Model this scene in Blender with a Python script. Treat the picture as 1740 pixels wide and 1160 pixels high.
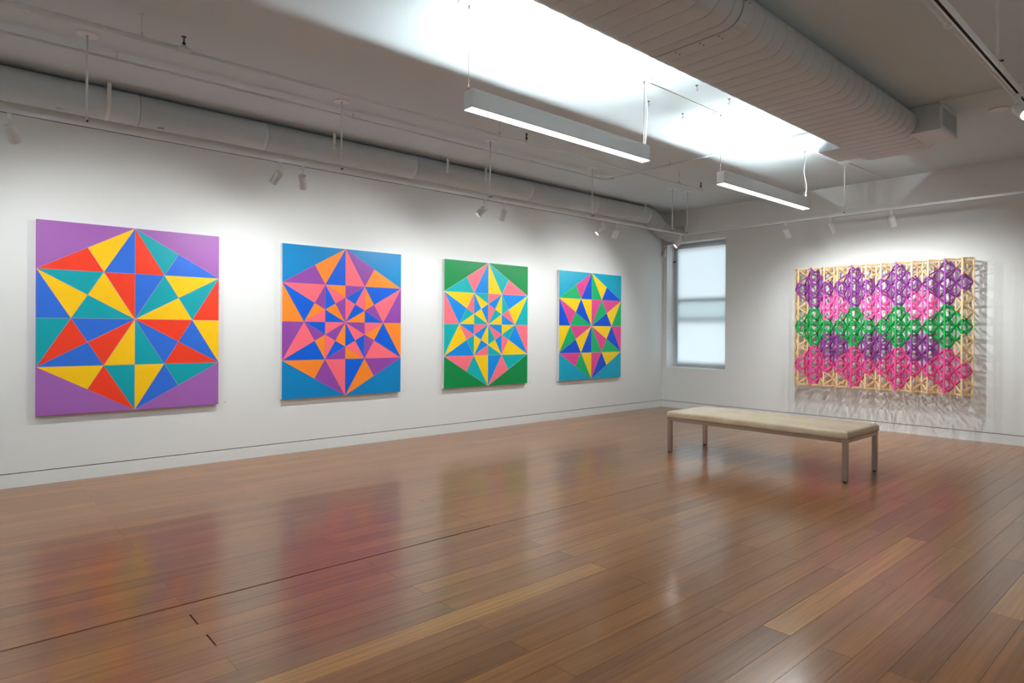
import bpy, math, random
from mathutils import Vector, Matrix
random.seed(7)
S = bpy.context.scene
for o in list(bpy.data.objects): bpy.data.objects.remove(o, do_unlink=True)
COL = S.collection

# ------------------------------------------------------------------ camera
YAW, PITCH, ROLL = 0.845301, -0.00280842, 0.00605808
CAM = Vector((7.581, -10.783, 1.5))
F = Vector((-math.sin(YAW)*math.cos(PITCH), math.cos(YAW)*math.cos(PITCH), math.sin(PITCH)))
R0 = Vector((math.cos(YAW), math.sin(YAW), 0)); U0 = R0.cross(F)
RX = math.cos(ROLL)*R0 + math.sin(ROLL)*U0
UX = -math.sin(ROLL)*R0 + math.cos(ROLL)*U0
cd = bpy.data.cameras.new('camera'); cam = bpy.data.objects.new('camera', cd); COL.objects.link(cam)
cd.sensor_width = 36.0; cd.sensor_fit = 'HORIZONTAL'; cd.lens = 36.0*1082.84/1740
cd.shift_y = (565.40-580)/1740; cd.clip_start = 0.02; cd.clip_end = 200
m = Matrix((RX, UX, -F)).transposed().to_4x4(); m.translation = CAM
cam.matrix_world = m
S.camera = cam

# ------------------------------------------------------------------ world / exposure
W = bpy.data.worlds.new('overcast_sky'); S.world = W; W.use_nodes = True
bg = W.node_tree.nodes['Background']; bg.inputs[0].default_value = (0.86, 0.93, 1.0, 1); bg.inputs[1].default_value = 2.5
S.view_settings.view_transform = 'Standard'; S.view_settings.look = 'None'
S.view_settings.exposure = 1.0; S.view_settings.gamma = 1.0; S.view_settings.use_curve_mapping = False

UP_STRENGTH = 1150.0       # pendant up-light
DOWN_STRENGTH = 29.0     # pendant down-light
SPOT_W = 31.0            # left wall track heads
SPOT_BACK_W = 46.0

# ------------------------------------------------------------------ materials
def lin(c):
    return tuple(((v/255)/12.92 if v/255 <= .04045 else (((v/255)+.055)/1.055)**2.4) for v in c)
def new_mat(name):
    mt = bpy.data.materials.new(name); mt.use_nodes = True
    nt = mt.node_tree; return mt, nt, nt.nodes['Principled BSDF']
def mat(name, col, rough=.5, metal=0, noise=0.0, nscale=40, bump=0.0, bscale=200, spec=.5, linear=False):
    mt, nt, b = new_mat(name)
    c = col if linear else lin(col)
    b.inputs['Base Color'].default_value = (*c, 1); b.inputs['Roughness'].default_value = rough
    b.inputs['Metallic'].default_value = metal; b.inputs['Specular IOR Level'].default_value = spec
    tc = nt.nodes.new('ShaderNodeTexCoord')
    if noise:
        n = nt.nodes.new('ShaderNodeTexNoise'); n.inputs['Scale'].default_value = nscale; n.inputs['Detail'].default_value = 4
        nt.links.new(tc.outputs['Object'], n.inputs['Vector'])
        mx = nt.nodes.new('ShaderNodeMixRGB'); mx.blend_type = 'MULTIPLY'; mx.inputs[0].default_value = 1
        rp = nt.nodes.new('ShaderNodeMapRange'); rp.inputs['To Min'].default_value = 1-noise; rp.inputs['To Max'].default_value = 1+noise
        nt.links.new(n.outputs['Fac'], rp.inputs['Value'])
        mx.inputs[1].default_value = (*c, 1); nt.links.new(rp.outputs[0], mx.inputs[2]); nt.links.new(mx.outputs[0], b.inputs['Base Color'])
    if bump:
        n2 = nt.nodes.new('ShaderNodeTexNoise'); n2.inputs['Scale'].default_value = bscale; n2.inputs['Detail'].default_value = 3
        nt.links.new(tc.outputs['Object'], n2.inputs['Vector'])
        bp = nt.nodes.new('ShaderNodeBump'); bp.inputs['Strength'].default_value = bump; bp.inputs['Distance'].default_value = .002
        nt.links.new(n2.outputs['Fac'], bp.inputs['Height']); nt.links.new(bp.outputs[0], b.inputs['Normal'])
    return mt
def emis(name, col, strength):
    mt, nt, b = new_mat(name)
    b.inputs['Base Color'].default_value = (.8, .8, .8, 1)
    b.inputs['Emission Color'].default_value = (*col, 1); b.inputs['Emission Strength'].default_value = strength
    return mt

M_WALL = mat('wall_paint', (.772, .798, .788), .75, noise=.012, nscale=3, bump=.10, bscale=130, spec=.25, linear=True)
M_CEIL = mat('ceiling_paint', (.61, .69, .722), .8, noise=.03, nscale=1.2, bump=.15, bscale=60, spec=.2, linear=True)
M_GAP = mat('shadow_gap_dark', (24, 22, 20), .9, noise=.05)
M_WHITE = mat('white_metal_paint', (.73, .745, .75), .45, noise=.02, nscale=15, linear=True)
M_PIPE = mat('painted_pipe', (.675, .72, .75), .5, noise=.04, nscale=20, linear=True)
M_DUCT = mat('painted_duct', (.60, .645, .675), .5, noise=.04, nscale=8, bump=.05, bscale=30, linear=True)
M_OVAL = mat('painted_spiral_duct', (.55, .58, .605), .48, noise=.05, nscale=6, bump=.06, bscale=40, linear=True)
M_SEAM = mat('duct_seam_shadow', (95, 90, 86), .6, noise=.05)
M_BLACK = mat('black_plastic', (22, 22, 22), .4, noise=.05)
M_DARK = mat('track_conductor_dark', (80, 78, 74), .6, noise=.05)
M_BRONZE = mat('bronze_sprinkler', (60, 48, 40), .4, metal=.7, noise=.1)
M_STEEL = mat('zinc_hook', (110, 108, 104), .35, metal=.8, noise=.05)
M_FRAME = mat('window_frame_paint', (.62, .64, .66), .4, noise=.02, linear=True)
M_DOWN = emis('pendant_diffuser', (.865, .96, .985), DOWN_STRENGTH)
M_UP = emis('pendant_uplight', (.865, .96, .985), UP_STRENGTH)
M_LENS = emis('spot_lens', (1, .97, .92), 6.0)
M_NUM = mat('vinyl_number', (165, 165, 165), .6, noise=.02)
M_CANVAS = mat('primed_canvas', (.78, .78, .77), .8, noise=.03, nscale=80, bump=.2, bscale=600, linear=True)

def brushed():
    mt, nt, b = new_mat('brushed_steel')
    tc = nt.nodes.new('ShaderNodeTexCoord'); mp = nt.nodes.new('ShaderNodeMapping'); mp.inputs['Scale'].default_value = (3, 3, 300)
    n = nt.nodes.new('ShaderNodeTexNoise'); n.inputs['Scale'].default_value = 4; n.inputs['Detail'].default_value = 4
    cr = nt.nodes.new('ShaderNodeMapRange'); cr.inputs['To Min'].default_value = .25; cr.inputs['To Max'].default_value = .42
    nt.links.new(tc.outputs['Object'], mp.inputs[0]); nt.links.new(mp.outputs[0], n.inputs['Vector'])
    nt.links.new(n.outputs['Fac'], cr.inputs['Value']); nt.links.new(cr.outputs[0], b.inputs['Roughness'])
    b.inputs['Base Color'].default_value = (.45, .385, .325, 1); b.inputs['Metallic'].default_value = 1
    return mt
M_BRUSH = brushed()

def leather():
    mt, nt, b = new_mat('beige_leather')
    tc = nt.nodes.new('ShaderNodeTexCoord')
    n = nt.nodes.new('ShaderNodeTexNoise'); n.inputs['Scale'].default_value = 5; n.inputs['Detail'].default_value = 6
    cr = nt.nodes.new('ShaderNodeValToRGB'); cr.color_ramp.elements[0].color = (*lin((214, 193, 161)), 1); cr.color_ramp.elements[1].color = (*lin((228, 209, 180)), 1)
    cr.color_ramp.elements[0].position = .35; cr.color_ramp.elements[1].position = .68
    n2 = nt.nodes.new('ShaderNodeTexNoise'); n2.inputs['Scale'].default_value = 180
    bp = nt.nodes.new('ShaderNodeBump'); bp.inputs['Strength'].default_value = .15; bp.inputs['Distance'].default_value = .001
    nt.links.new(tc.outputs['Object'], n.inputs['Vector']); nt.links.new(tc.outputs['Object'], n2.inputs['Vector'])
    nt.links.new(n.outputs['Fac'], cr.inputs[0]); nt.links.new(cr.outputs[0], b.inputs['Base Color'])
    nt.links.new(n2.outputs['Fac'], bp.inputs['Height']); nt.links.new(bp.outputs[0], b.inputs['Normal'])
    b.inputs['Roughness'].default_value = .42
    return mt
M_LEATHER = leather()

def bamboo():
    mt, nt, b = new_mat('strand_bamboo')
    L = nt.links.new
    oi = nt.nodes.new('ShaderNodeObjectInfo'); tc = nt.nodes.new('ShaderNodeTexCoord')
    ml = nt.nodes.new('ShaderNodeMath'); ml.operation = 'MULTIPLY'; ml.inputs[1].default_value = 57.0; L(oi.outputs['Random'], ml.inputs[0])
    cb = nt.nodes.new('ShaderNodeCombineXYZ'); L(ml.outputs[0], cb.inputs[0]); L(ml.outputs[0], cb.inputs[1]); L(ml.outputs[0], cb.inputs[2])
    ad = nt.nodes.new('ShaderNodeVectorMath'); ad.operation = 'ADD'; L(tc.outputs['Object'], ad.inputs[0]); L(cb.outputs[0], ad.inputs[1])
    def streak(sx, sy, detail, dist=0.0):
        mp = nt.nodes.new('ShaderNodeMapping'); mp.inputs['Scale'].default_value = (sx, sy, 1)
        n = nt.nodes.new('ShaderNodeTexNoise'); n.inputs['Scale'].default_value = 1; n.inputs['Detail'].default_value = detail; n.inputs['Distortion'].default_value = dist
        L(ad.outputs[0], mp.inputs[0]); L(mp.outputs[0], n.inputs['Vector']); return n
    s1 = streak(60, 1.3, 4); s2 = streak(190, 5, 1); s3 = streak(18, .8, 3, .6)
    def rng(src, a, c, lo=.3, hi=.7):
        r = nt.nodes.new('ShaderNodeMapRange'); r.inputs['From Min'].default_value = lo; r.inputs['From Max'].default_value = hi
        r.inputs['To Min'].default_value = a; r.inputs['To Max'].default_value = c; L(src, r.inputs['Value']); return r.outputs[0]
    p = rng(s1.outputs['Fac'], .80, 1.18); q = rng(s2.outputs['Fac'], .94, 1.06); w = rng(s3.outputs['Fac'], .86, 1.14)
    m1 = nt.nodes.new('ShaderNodeMath'); m1.operation = 'MULTIPLY'; L(p, m1.inputs[0]); L(q, m1.inputs[1])
    m2 = nt.nodes.new('ShaderNodeMath'); m2.operation = 'MULTIPLY'; L(m1.outputs[0], m2.inputs[0]); L(w, m2.inputs[1])
    m3 = m2
    mx = nt.nodes.new('ShaderNodeMixRGB'); mx.blend_type = 'MULTIPLY'; mx.inputs[0].default_value = 1
    L(oi.outputs['Color'], mx.inputs[1]); L(m3.outputs[0], mx.inputs[2]); L(mx.outputs[0], b.inputs['Base Color'])
    b.inputs['Roughness'].default_value = .28
    b.inputs['Coat Weight'].default_value = .42; b.inputs['Coat Roughness'].default_value = .15; b.inputs['Coat IOR'].default_value = 1.5
    b.inputs['Specular IOR Level'].default_value = .32
    return mt
M_WOOD = bamboo()

def shade_mat():
    mt = bpy.data.materials.new('roller_shade_fabric'); mt.use_nodes = True; nt = mt.node_tree; nt.nodes.clear()
    o = nt.nodes.new('ShaderNodeOutputMaterial'); d = nt.nodes.new('ShaderNodeBsdfDiffuse'); t = nt.nodes.new('ShaderNodeBsdfTranslucent'); mx = nt.nodes.new('ShaderNodeMixShader')
    d.inputs[0].default_value = (.75, .76, .77, 1); t.inputs[0].default_value = (.82, .86, .88, 1); mx.inputs[0].default_value = .55
    n = nt.nodes.new('ShaderNodeTexNoise'); n.inputs['Scale'].default_value = 400; bp = nt.nodes.new('ShaderNodeBump'); bp.inputs['Strength'].default_value = .05
    nt.links.new(n.outputs['Fac'], bp.inputs['Height']); nt.links.new(bp.outputs[0], d.inputs['Normal'])
    nt.links.new(d.outputs[0], mx.inputs[1]); nt.links.new(t.outputs[0], mx.inputs[2]); nt.links.new(mx.outputs[0], o.inputs[0])
    return mt
M_SHADE = shade_mat()
def glass_mat():
    mt = bpy.data.materials.new('window_glass'); mt.use_nodes = True; nt = mt.node_tree; nt.nodes.clear()
    o = nt.nodes.new('ShaderNodeOutputMaterial'); g = nt.nodes.new('ShaderNodeBsdfGlossy'); t = nt.nodes.new('ShaderNodeBsdfTransparent'); mx = nt.nodes.new('ShaderNodeMixShader'); fr = nt.nodes.new('ShaderNodeFresnel')
    g.inputs['Roughness'].default_value = .02; t.inputs[0].default_value = (.86, .9, .9, 1)
    nt.links.new(fr.outputs[0], mx.inputs[0]); nt.links.new(t.outputs[0], mx.inputs[1]); nt.links.new(g.outputs[0], mx.inputs[2]); nt.links.new(mx.outputs[0], o.inputs[0])
    return mt
M_GLASS = glass_mat()
def wood_mat(name, c):
    mt, nt, b = new_mat(name)
    tc = nt.nodes.new('ShaderNodeTexCoord'); mp = nt.nodes.new('ShaderNodeMapping'); mp.inputs['Scale'].default_value = (60, 60, 6)
    n = nt.nodes.new('ShaderNodeTexNoise'); n.inputs['Scale'].default_value = 1; n.inputs['Detail'].default_value = 3
    cr = nt.nodes.new('ShaderNodeValToRGB'); l = lin(c); cr.color_ramp.elements[0].color = (l[0]*.82, l[1]*.78, l[2]*.72, 1); cr.color_ramp.elements[1].color = (min(1, l[0]*1.08), min(1, l[1]*1.08), min(1, l[2]*1.08), 1)
    cr.color_ramp.elements[0].position = .3; cr.color_ramp.elements[1].position = .65
    nt.links.new(tc.outputs['Object'], mp.inputs[0]); nt.links.new(mp.outputs[0], n.inputs['Vector']); nt.links.new(n.outputs['Fac'], cr.inputs[0]); nt.links.new(cr.outputs[0], b.inputs['Base Color'])
    b.inputs['Roughness'].default_value = .55
    return mt

# ------------------------------------------------------------------ mesh helpers
class MB:
    def __init__(s): s.v = []; s.f = []; s.mi = []; s.sm = []
    def add(s, vs, fs, mi=0, sm=False):
        k = len(s.v); s.v += [tuple(x) for x in vs]
        for f in fs: s.f.append(tuple(i+k for i in f)); s.mi.append(mi); s.sm.append(sm)
        return s
    def box(s, a, b, mi=0, bev=0.0):
        x0, x1 = sorted((a[0], b[0])); y0, y1 = sorted((a[1], b[1])); z0, z1 = sorted((a[2], b[2]))
        if bev <= 0:
            v = [(x0, y0, z0), (x1, y0, z0), (x1, y1, z0), (x0, y1, z0), (x0, y0, z1), (x1, y0, z1), (x1, y1, z1), (x0, y1, z1)]
            return s.add(v, [(0, 3, 2, 1), (4, 5, 6, 7), (0, 1, 5, 4), (1, 2, 6, 5), (2, 3, 7, 6), (3, 0, 4, 7)], mi)
        e = bev  # chamfer on all twelve edges
        v = []; idx = {}
        def P(x, y, z, ax):
            k = (x, y, z, ax)
            if k not in idx:
                p = [(x0, x1)[x], (y0, y1)[y], (z0, z1)[z]]
                for i, q in enumerate((x, y, z)):
                    if i != ax: p[i] += e*(1-2*q)
                idx[k] = len(v); v.append(tuple(p))
            return idx[k]
        fs = []
        for ax in range(3):
            o = [i for i in range(3) if i != ax]
            for side in (0, 1):
                cyc = [(0, 0), (1, 0), (1, 1), (0, 1)]; q = []
                for c in cyc:
                    t = [0, 0, 0]; t[ax] = side; t[o[0]] = c[0]; t[o[1]] = c[1]; q.append(P(*t, ax))
                if (side == 0) != (ax == 1): q = q[::-1]
                fs.append(tuple(q))
        for ax in range(3):
            o = [i for i in range(3) if i != ax]
            for a_ in (0, 1):
                for b_ in (0, 1):
                    t0 = [0, 0, 0]; t0[o[0]] = a_; t0[o[1]] = b_; t1 = list(t0); t1[ax] = 1
                    q = [P(*t0, o[0]), P(*t1, o[0]), P(*t1, o[1]), P(*t0, o[1])]
                    n = (Vector(v[q[1]])-Vector(v[q[0]])).cross(Vector(v[q[2]])-Vector(v[q[1]]))
                    d = Vector([0, 0, 0]); d[o[0]] = 2*a_-1; d[o[1]] = 2*b_-1
                    fs.append(tuple(q if n.dot(d) > 0 else q[::-1]))
        for x in (0, 1):
            for y in (0, 1):
                for z in (0, 1):
                    q = [P(x, y, z, 0), P(x, y, z, 1), P(x, y, z, 2)]
                    n = (Vector(v[q[1]])-Vector(v[q[0]])).cross(Vector(v[q[2]])-Vector(v[q[1]]))
                    fs.append(tuple(q if n.dot(Vector((2*x-1, 2*y-1, 2*z-1))) > 0 else q[::-1]))
        return s.add(v, fs, mi)
    def loft(s, rings, closed=True, caps=(True, True), mi=0, sm=True):
        n = len(rings[0]); vs = [p for r in rings for p in r]; fs = []
        for i in range(len(rings)-1):
            for j in range(n if closed else n-1):
                a = i*n+j; b = i*n+(j+1) % n; fs.append((a, b, b+n, a+n))
        k = len(s.v); s.add(vs, fs, mi, sm)
        if caps[0]: s.f.append(tuple(k+i for i in range(n))[::-1]); s.mi.append(mi); s.sm.append(False)
        if caps[1]: s.f.append(tuple(k+(len(rings)-1)*n+i for i in range(n))); s.mi.append(mi); s.sm.append(False)
        return s
    def tube(s, pts, r, seg=12, caps=(True, True), mi=0, sm=True):
        pts = [Vector(p) for p in pts]; rr = r if isinstance(r, (list, tuple)) else [r]*len(pts); rings = []
        T = []
        for i in range(len(pts)):
            a = pts[max(0, i-1)]; b = pts[min(len(pts)-1, i+1)]; T.append((b-a).normalized() if (b-a).length > 1e-9 else Vector((0, 0, 1)))
        up = Vector((0, 0, 1)) if abs(T[0].z) < .9 else Vector((1, 0, 0))
        N = T[0].cross(up).normalized()
        for i, p in enumerate(pts):
            N = (N - T[i]*N.dot(T[i])).normalized(); B = T[i].cross(N)
            rings.append([p+(N*math.cos(2*math.pi*j/seg)+B*math.sin(2*math.pi*j/seg))*rr[i] for j in range(seg)])
        return s.loft(rings, True, caps, mi, sm)
    def bar(s, p0, p1, w, t, up=(0, 0, 1), mi=0):
        p0, p1 = Vector(p0), Vector(p1); d = (p1-p0).normalized(); u = Vector(up)
        a = d.cross(u)
        if a.length < 1e-4: a = d.cross(Vector((0, 1, 0)))
        a.normalize(); b = a.cross(d)
        r = lambda p: [p+a*w/2*x+b*t/2*y for x, y in ((-1, -1), (1, -1), (1, 1), (-1, 1))]
        return s.loft([r(p0), r(p1)], True, (True, True), mi, False)
    def build(s, name, m, parent=None, loc=None):
        me = bpy.data.meshes.new(name)
        off = Vector(loc) if loc is not None else Vector((0, 0, 0))
        if parent is not None and loc is None: off = wloc(parent)
        me.from_pydata([tuple(Vector(v)-off) for v in s.v], [], s.f)
        ms = m if isinstance(m, (list, tuple)) else [m]
        for q in ms: me.materials.append(q)
        me.polygons.foreach_set('material_index', s.mi); me.polygons.foreach_set('use_smooth', s.sm)
        me.update()
        o = bpy.data.objects.new(name, me); COL.objects.link(o)
        if parent is not None:
            o.parent = parent
            if loc is not None: o.location = off - wloc(parent)
        elif loc is not None: o.location = off
        return o
def wloc(o):
    p = Vector(o.location)
    while o.parent: o = o.parent; p += Vector(o.location)
    return p
def tag(o, label=None, cat=None, group=None, kind=None):
    if label: o['label'] = label
    if cat: o['category'] = cat
    if group: o['group'] = group
    if kind: o['kind'] = kind
    return o
def thing(name, loc, label, cat, group=None, kind=None):
    o = bpy.data.objects.new(name, None); o.empty_display_size = .1; COL.objects.link(o); o.location = loc
    return tag(o, label, cat, group, kind)
def inst(src, name, parent=None, loc=(0, 0, 0), rot=None):
    o = bpy.data.objects.new(name, src.data); COL.objects.link(o); o.parent = parent; o.location = loc
    if rot: o.rotation_euler = rot
    return o
def disc(mb, c, r, z0, z1, seg=28, mi=0):
    rings = [[(c[0]+rr*math.cos(2*math.pi*i/seg), c[1]+rr*math.sin(2*math.pi*i/seg), z) for i in range(seg)] for rr, z in ((r, z1), (r, z0+.002), (r*.92, z0))]
    mb.loft(rings[::-1], True, (True, True), mi, False)

# ------------------------------------------------------------------ room shell
ZC = 3.87; XR = 8.08; YF = -17.0; GZ0, GZ1 = .128, .137
def wall(name, builder, label): 
    o = builder.build(name, [M_WALL, M_GAP]); return tag(o, label, 'wall', kind='structure')
# left wall (plane x=0)
b = MB(); b.box((-.3, YF-.3, -.1), (-.03, .3, ZC+.1), 1); b.box((-.03, YF, GZ1), (0, 0, ZC)); wall('wall_left', b, 'long white gallery wall behind the four paintings')
b = MB(); b.box((-.03, YF, -.02), (0, 0, GZ0)); tag(b.build('baseboard_left', M_WALL), 'flush white baseboard under the long painting wall', 'baseboard', kind='structure')
# back wall (plane y=0) with a window opening
WX0, WX1, WZ0, WZ1 = .085, 1.372, .797, 3.26
b = MB()
b.box((-.03, .03, -.1), (XR+.3, .06, WZ0-.02), 1)
for a, c in (((0, 0, GZ1), (WX0, .32, ZC)), ((WX1, 0, GZ1), (XR, .32, ZC)), ((WX0, 0, GZ1), (WX1, .32, WZ0)), ((WX0, 0, WZ1), (WX1, .32, ZC))): b.box(a, c)
wall('wall_back', b, 'white end wall with the window and the lattice artwork')
b = MB(); b.box((0, 0, -.02), (XR, .03, GZ0)); tag(b.build('baseboard_back', M_WALL), 'flush white baseboard under the end wall', 'baseboard', kind='structure')
b = MB(); b.box((XR+.03, YF-.3, -.1), (XR+.3, .3, ZC+.1), 1); b.box((XR, YF, GZ1), (XR+.03, 0, ZC)); wall('wall_right', b, 'white wall to the right of the camera')
b = MB(); b.box((XR, YF, -.02), (XR+.03, 0, GZ0)); tag(b.build('baseboard_right', M_WALL), 'flush white baseboard of the right wall', 'baseboard', kind='structure')
b = MB(); b.box((-.3, YF-.3, -.1), (XR+.3, YF-.03, ZC+.1), 1); b.box((0, YF-.03, GZ1), (XR, YF, ZC)); wall('wall_front', b, 'white wall behind the camera')
b = MB(); b.box((0, YF-.03, -.02), (XR, YF, GZ0)); tag(b.build('baseboard_front', M_WALL), 'flush white baseboard behind the camera', 'baseboard', kind='structure')
b = MB(); b.box((-.3, YF-.3, ZC), (XR+.3, .32, ZC+.12))
tag(b.build('ceiling', M_CEIL), 'white plaster gallery ceiling', 'ceiling', kind='structure')

# ------------------------------------------------------------------ floor of strand-bamboo planks
b = MB(); b.box((-.3, YF-.3, -.12), (XR+.3, .3, -.016))
M_SUB = mat('subfloor_dark', (32, 22, 15), .9, noise=.1)
floor = tag(b.build('floor', M_SUB), 'glossy brown bamboo plank floor', 'floor', kind='structure')
PW, PL, X0 = .1455, 2.168, 3.815
TH = .016
meshes = {}
def plank_mesh(w, l):
    k = (round(w, 4), round(l, 4))
    if k not in meshes:
        q = MB(); q.box((-w/2, -l/2, -TH), (w/2, l/2, 0), bev=.0004)
        me = bpy.data.meshes.new('plank'); me.from_pydata(q.v, [], q.f); me.materials.append(M_WOOD); me.update(); meshes[k] = me
    return meshes[k]
def in_view(x0, x1, y0, y1):
    for x in (x0, (x0+x1)/2, x1):
        for t in range(9):
            y = y0+(y1-y0)*t/8; d = Vector((x, y, 0))-CAM; z = d.dot(F)
            if z < .3: continue
            px = 870+1082.84*d.dot(RX)/z; py = 565.4-1082.84*d.dot(UX)/z
            if -20 < px < 1760 and py < 1180: return True
    return False
TONES = [(0.285, 0.109, 0.024), (0.269, 0.102, 0.022), (0.293, 0.113, 0.025), (0.255, 0.096, 0.020), (0.275, 0.103, 0.022), (0.301, 0.118, 0.027), (0.246, 0.091, 0.020), (0.285, 0.111, 0.024)]
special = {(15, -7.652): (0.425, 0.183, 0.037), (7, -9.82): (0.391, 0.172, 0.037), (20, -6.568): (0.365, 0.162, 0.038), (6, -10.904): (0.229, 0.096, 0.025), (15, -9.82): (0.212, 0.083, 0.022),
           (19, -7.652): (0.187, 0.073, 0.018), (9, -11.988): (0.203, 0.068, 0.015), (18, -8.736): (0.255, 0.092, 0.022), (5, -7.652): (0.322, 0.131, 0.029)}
rest = MB(); cand = []
i0 = -int(math.ceil(X0/PW)); i1 = int(math.ceil((XR-X0)/PW))
for i in range(i0, i1):
    xa, xb = X0+i*PW, X0+(i+1)*PW
    xa = max(xa, .002); xb = min(xb, XR-.002)
    if xb-xa < .02: continue
    base = -9.82 if i % 2 else -8.736
    y = base-2*PL
    while y < 0:
        ya, yb = max(y, YF+.002), min(y+PL, -.002)
        if yb-ya > .03: cand.append((i, round(y, 3), xa, xb, ya, yb))
        y += PL
vis = [c for c in cand if in_view(*c[2:])]
vis.sort(key=lambda c: (Vector(((c[2]+c[3])/2, (c[4]+c[5])/2, 0))-CAM).length)
rng = random.Random(3)
keep = set(c[:2] for c in vis[:300])
for c in cand:
    i, y, xa, xb, ya, yb = c
    g = .0006; ge = .0006
    wide = (i in (1, 3) and abs(yb+9.82) < .01)
    yb2 = yb-(.007 if wide else ge)
    if i == -1: xb = xb-(.015 if yb < -7.6 else .004 if yb < -5.4 else 0)
    w = xb-xa-2*g; l = yb2-ya-ge
    if c[:2] in keep:
        o = bpy.data.objects.new('plank', plank_mesh(w, l)); COL.objects.link(o); o.parent = floor
        o.location = ((xa+xb)/2, (ya+ge+yb2)/2, 0)
        t = special.get((i, y)) or TONES[rng.randrange(len(TONES))]
        k = rng.uniform(.92, 1.08); o.color = (t[0]*k, t[1]*k, t[2]*k, 1)
    else: rest.box((xa+g, ya+ge, -TH), (xb-g, yb2, 0))
ro = rest.build('plank', M_WOOD, floor); ro['kind'] = 'stuff'; ro.color = (.30, .127, .036, 1)
b = MB(); b.box((X0-.0098, YF+.01, -.012), (X0-.0058, -7.66, -.002)); tag(b.build('expansion_strip', M_WOOD, floor)).color = (.2, .1, .05, 1)

# ------------------------------------------------------------------ window, sashes and roller shade
win = thing('window_1', (0, 0, 0), 'tall sash window in the end wall beside the corner', 'window', kind='structure')
b = MB()
b.box((WX0, .25, WZ0), (WX0+.05, .42, WZ1)); b.box((WX1-.05, .25, WZ0), (WX1, .42, WZ1)); b.box((WX0+.05, .25, WZ1-.04), (WX1-.05, .42, WZ1)); b.box((WX0+.05, .25, WZ0), (WX1-.05, .42, WZ0+.03))
b.build('window_frame', M_FRAME, win)
def sash(y, z0, z1, name):
    q = MB(); x0, x1 = WX0+.05, WX1-.05
    q.box((x0, y, z0), (x0+.05, y+.04, z1)); q.box((x1-.05, y, z0), (x1, y+.04, z1)); q.box((x0+.05, y, z0), (x1-.05, y+.04, z0+.075)); q.box((x0+.05, y, z1-.075), (x1-.05, y+.04, z1))
    o = q.build(name, M_FRAME, win)
    g = MB(); g.box((x0+.05, y+.016, z0+.075), (x1-.05, y+.022, z1-.075)); g.build('pane', M_GLASS, o)
sash(.29, WZ0+.03, 2.17, 'lower_sash'); sash(.335, 1.70, WZ1-.04, 'upper_sash')
b = MB(); b.box((WX0, 0.003, WZ0), (WX1, .25, WZ0+.006)); b.build('window_sill', M_WALL, win)
SY = .235; SX0, SX1 = .185, 1.362
sh = thing('roller_shade', (.78, SY, 3.2), 'translucent white roller shade pulled down over the window', 'roller shade')
b = MB(); n = 24; rows = []
for k in range(41):
    z = 3.20-(3.20-.875)*k/40
    rows.append([(SX0+(SX1-SX0)*j/n, SY+.004*math.sin(k*.45+j*.25)*(k/40), z) for j in range(n+1)])
b.loft(rows, False, (False, False)); b.build('shade_fabric', M_SHADE, sh)
b = MB(); b.tube([(SX0-.02, SY, 3.19), (SX1+.003, SY, 3.19)], .026, 16); b.build('roller_tube', M_FRAME, sh)
b = MB(); b.box((SX0, SY-.010, .845), (SX1, SY+.010, .875), bev=.003); b.build('hem_bar', M_FRAME, sh)
b = MB(); b.box((SX0-.03, SY-.03, 3.15), (SX0-.02, SY+.03, 3.235)); b.box((SX0-.028, SY-.034, 3.15), (SX0-.022, SY+.034, 3.17)); b.build('bracket', mat('bracket_grey', (120, 122, 125), .5, noise=.05), sh)
M_CORD = mat('shade_cord', (120, 124, 130), .5, noise=.05)
b = MB(); b.tube([(SX0-.035, SY-.03, 3.16), (SX0-.035, SY-.03, 1.28)], .004, 6); b.build('chain', M_CORD, sh)
b = MB(); b.tube([(SX0-.012, SY-.028, 3.16), (SX0-.012, SY-.028, .98)], .004, 6); b.build('chain', M_CORD, sh)
b = MB(); b.box((.09, .20, 2.90), (.155, .225, 2.93), bev=.004); tag(b.build('cord_clip', mat('cord_clip_grey', (70, 80, 90), .5, noise=.05), sh))

# motion sensor in the corner and the trunking above the window
mo = thing('motion_sensor', (.02, -.03, 3.05), 'small white motion sensor in the corner beside the window', 'sensor')
b = MB(); rg = []
for t, zz in ((0, 3.14), (.0, 3.06), (.25, 3.035), (.6, 3.015), (.9, 3.008)):
    w = .034*math.sqrt(max(.05, 1-t*t)); rg.append([(.045+dx*w*1.0+dy*.0, -.03+dy*.022-dx*.012, zz) for dx, dy in ((-1, -1), (-.5, -1.4), (.5, -1.4), (1, -1), (1, 1), (-1, 1))])
b.loft(rg, True, (True, True), 0, True); b.build('housing', M_WHITE, mo)
b = MB(); b.box((.028, -.0665, 3.083), (.062, -.058, 3.089)); b.build('sensor_slot', M_BLACK, mo)
b = MB(); b.box((.01, -.03, 3.14), (.07, -.001, 3.17)); b.build('bracket', M_WHITE, mo)
b = MB(); b.box((.03, -.055, 3.226), (.36, -.002, 3.254), bev=.004)
tag(b.build('cable_trunking', M_WHITE), 'short white cable trunking above the window in the corner', 'trunking')

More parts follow.
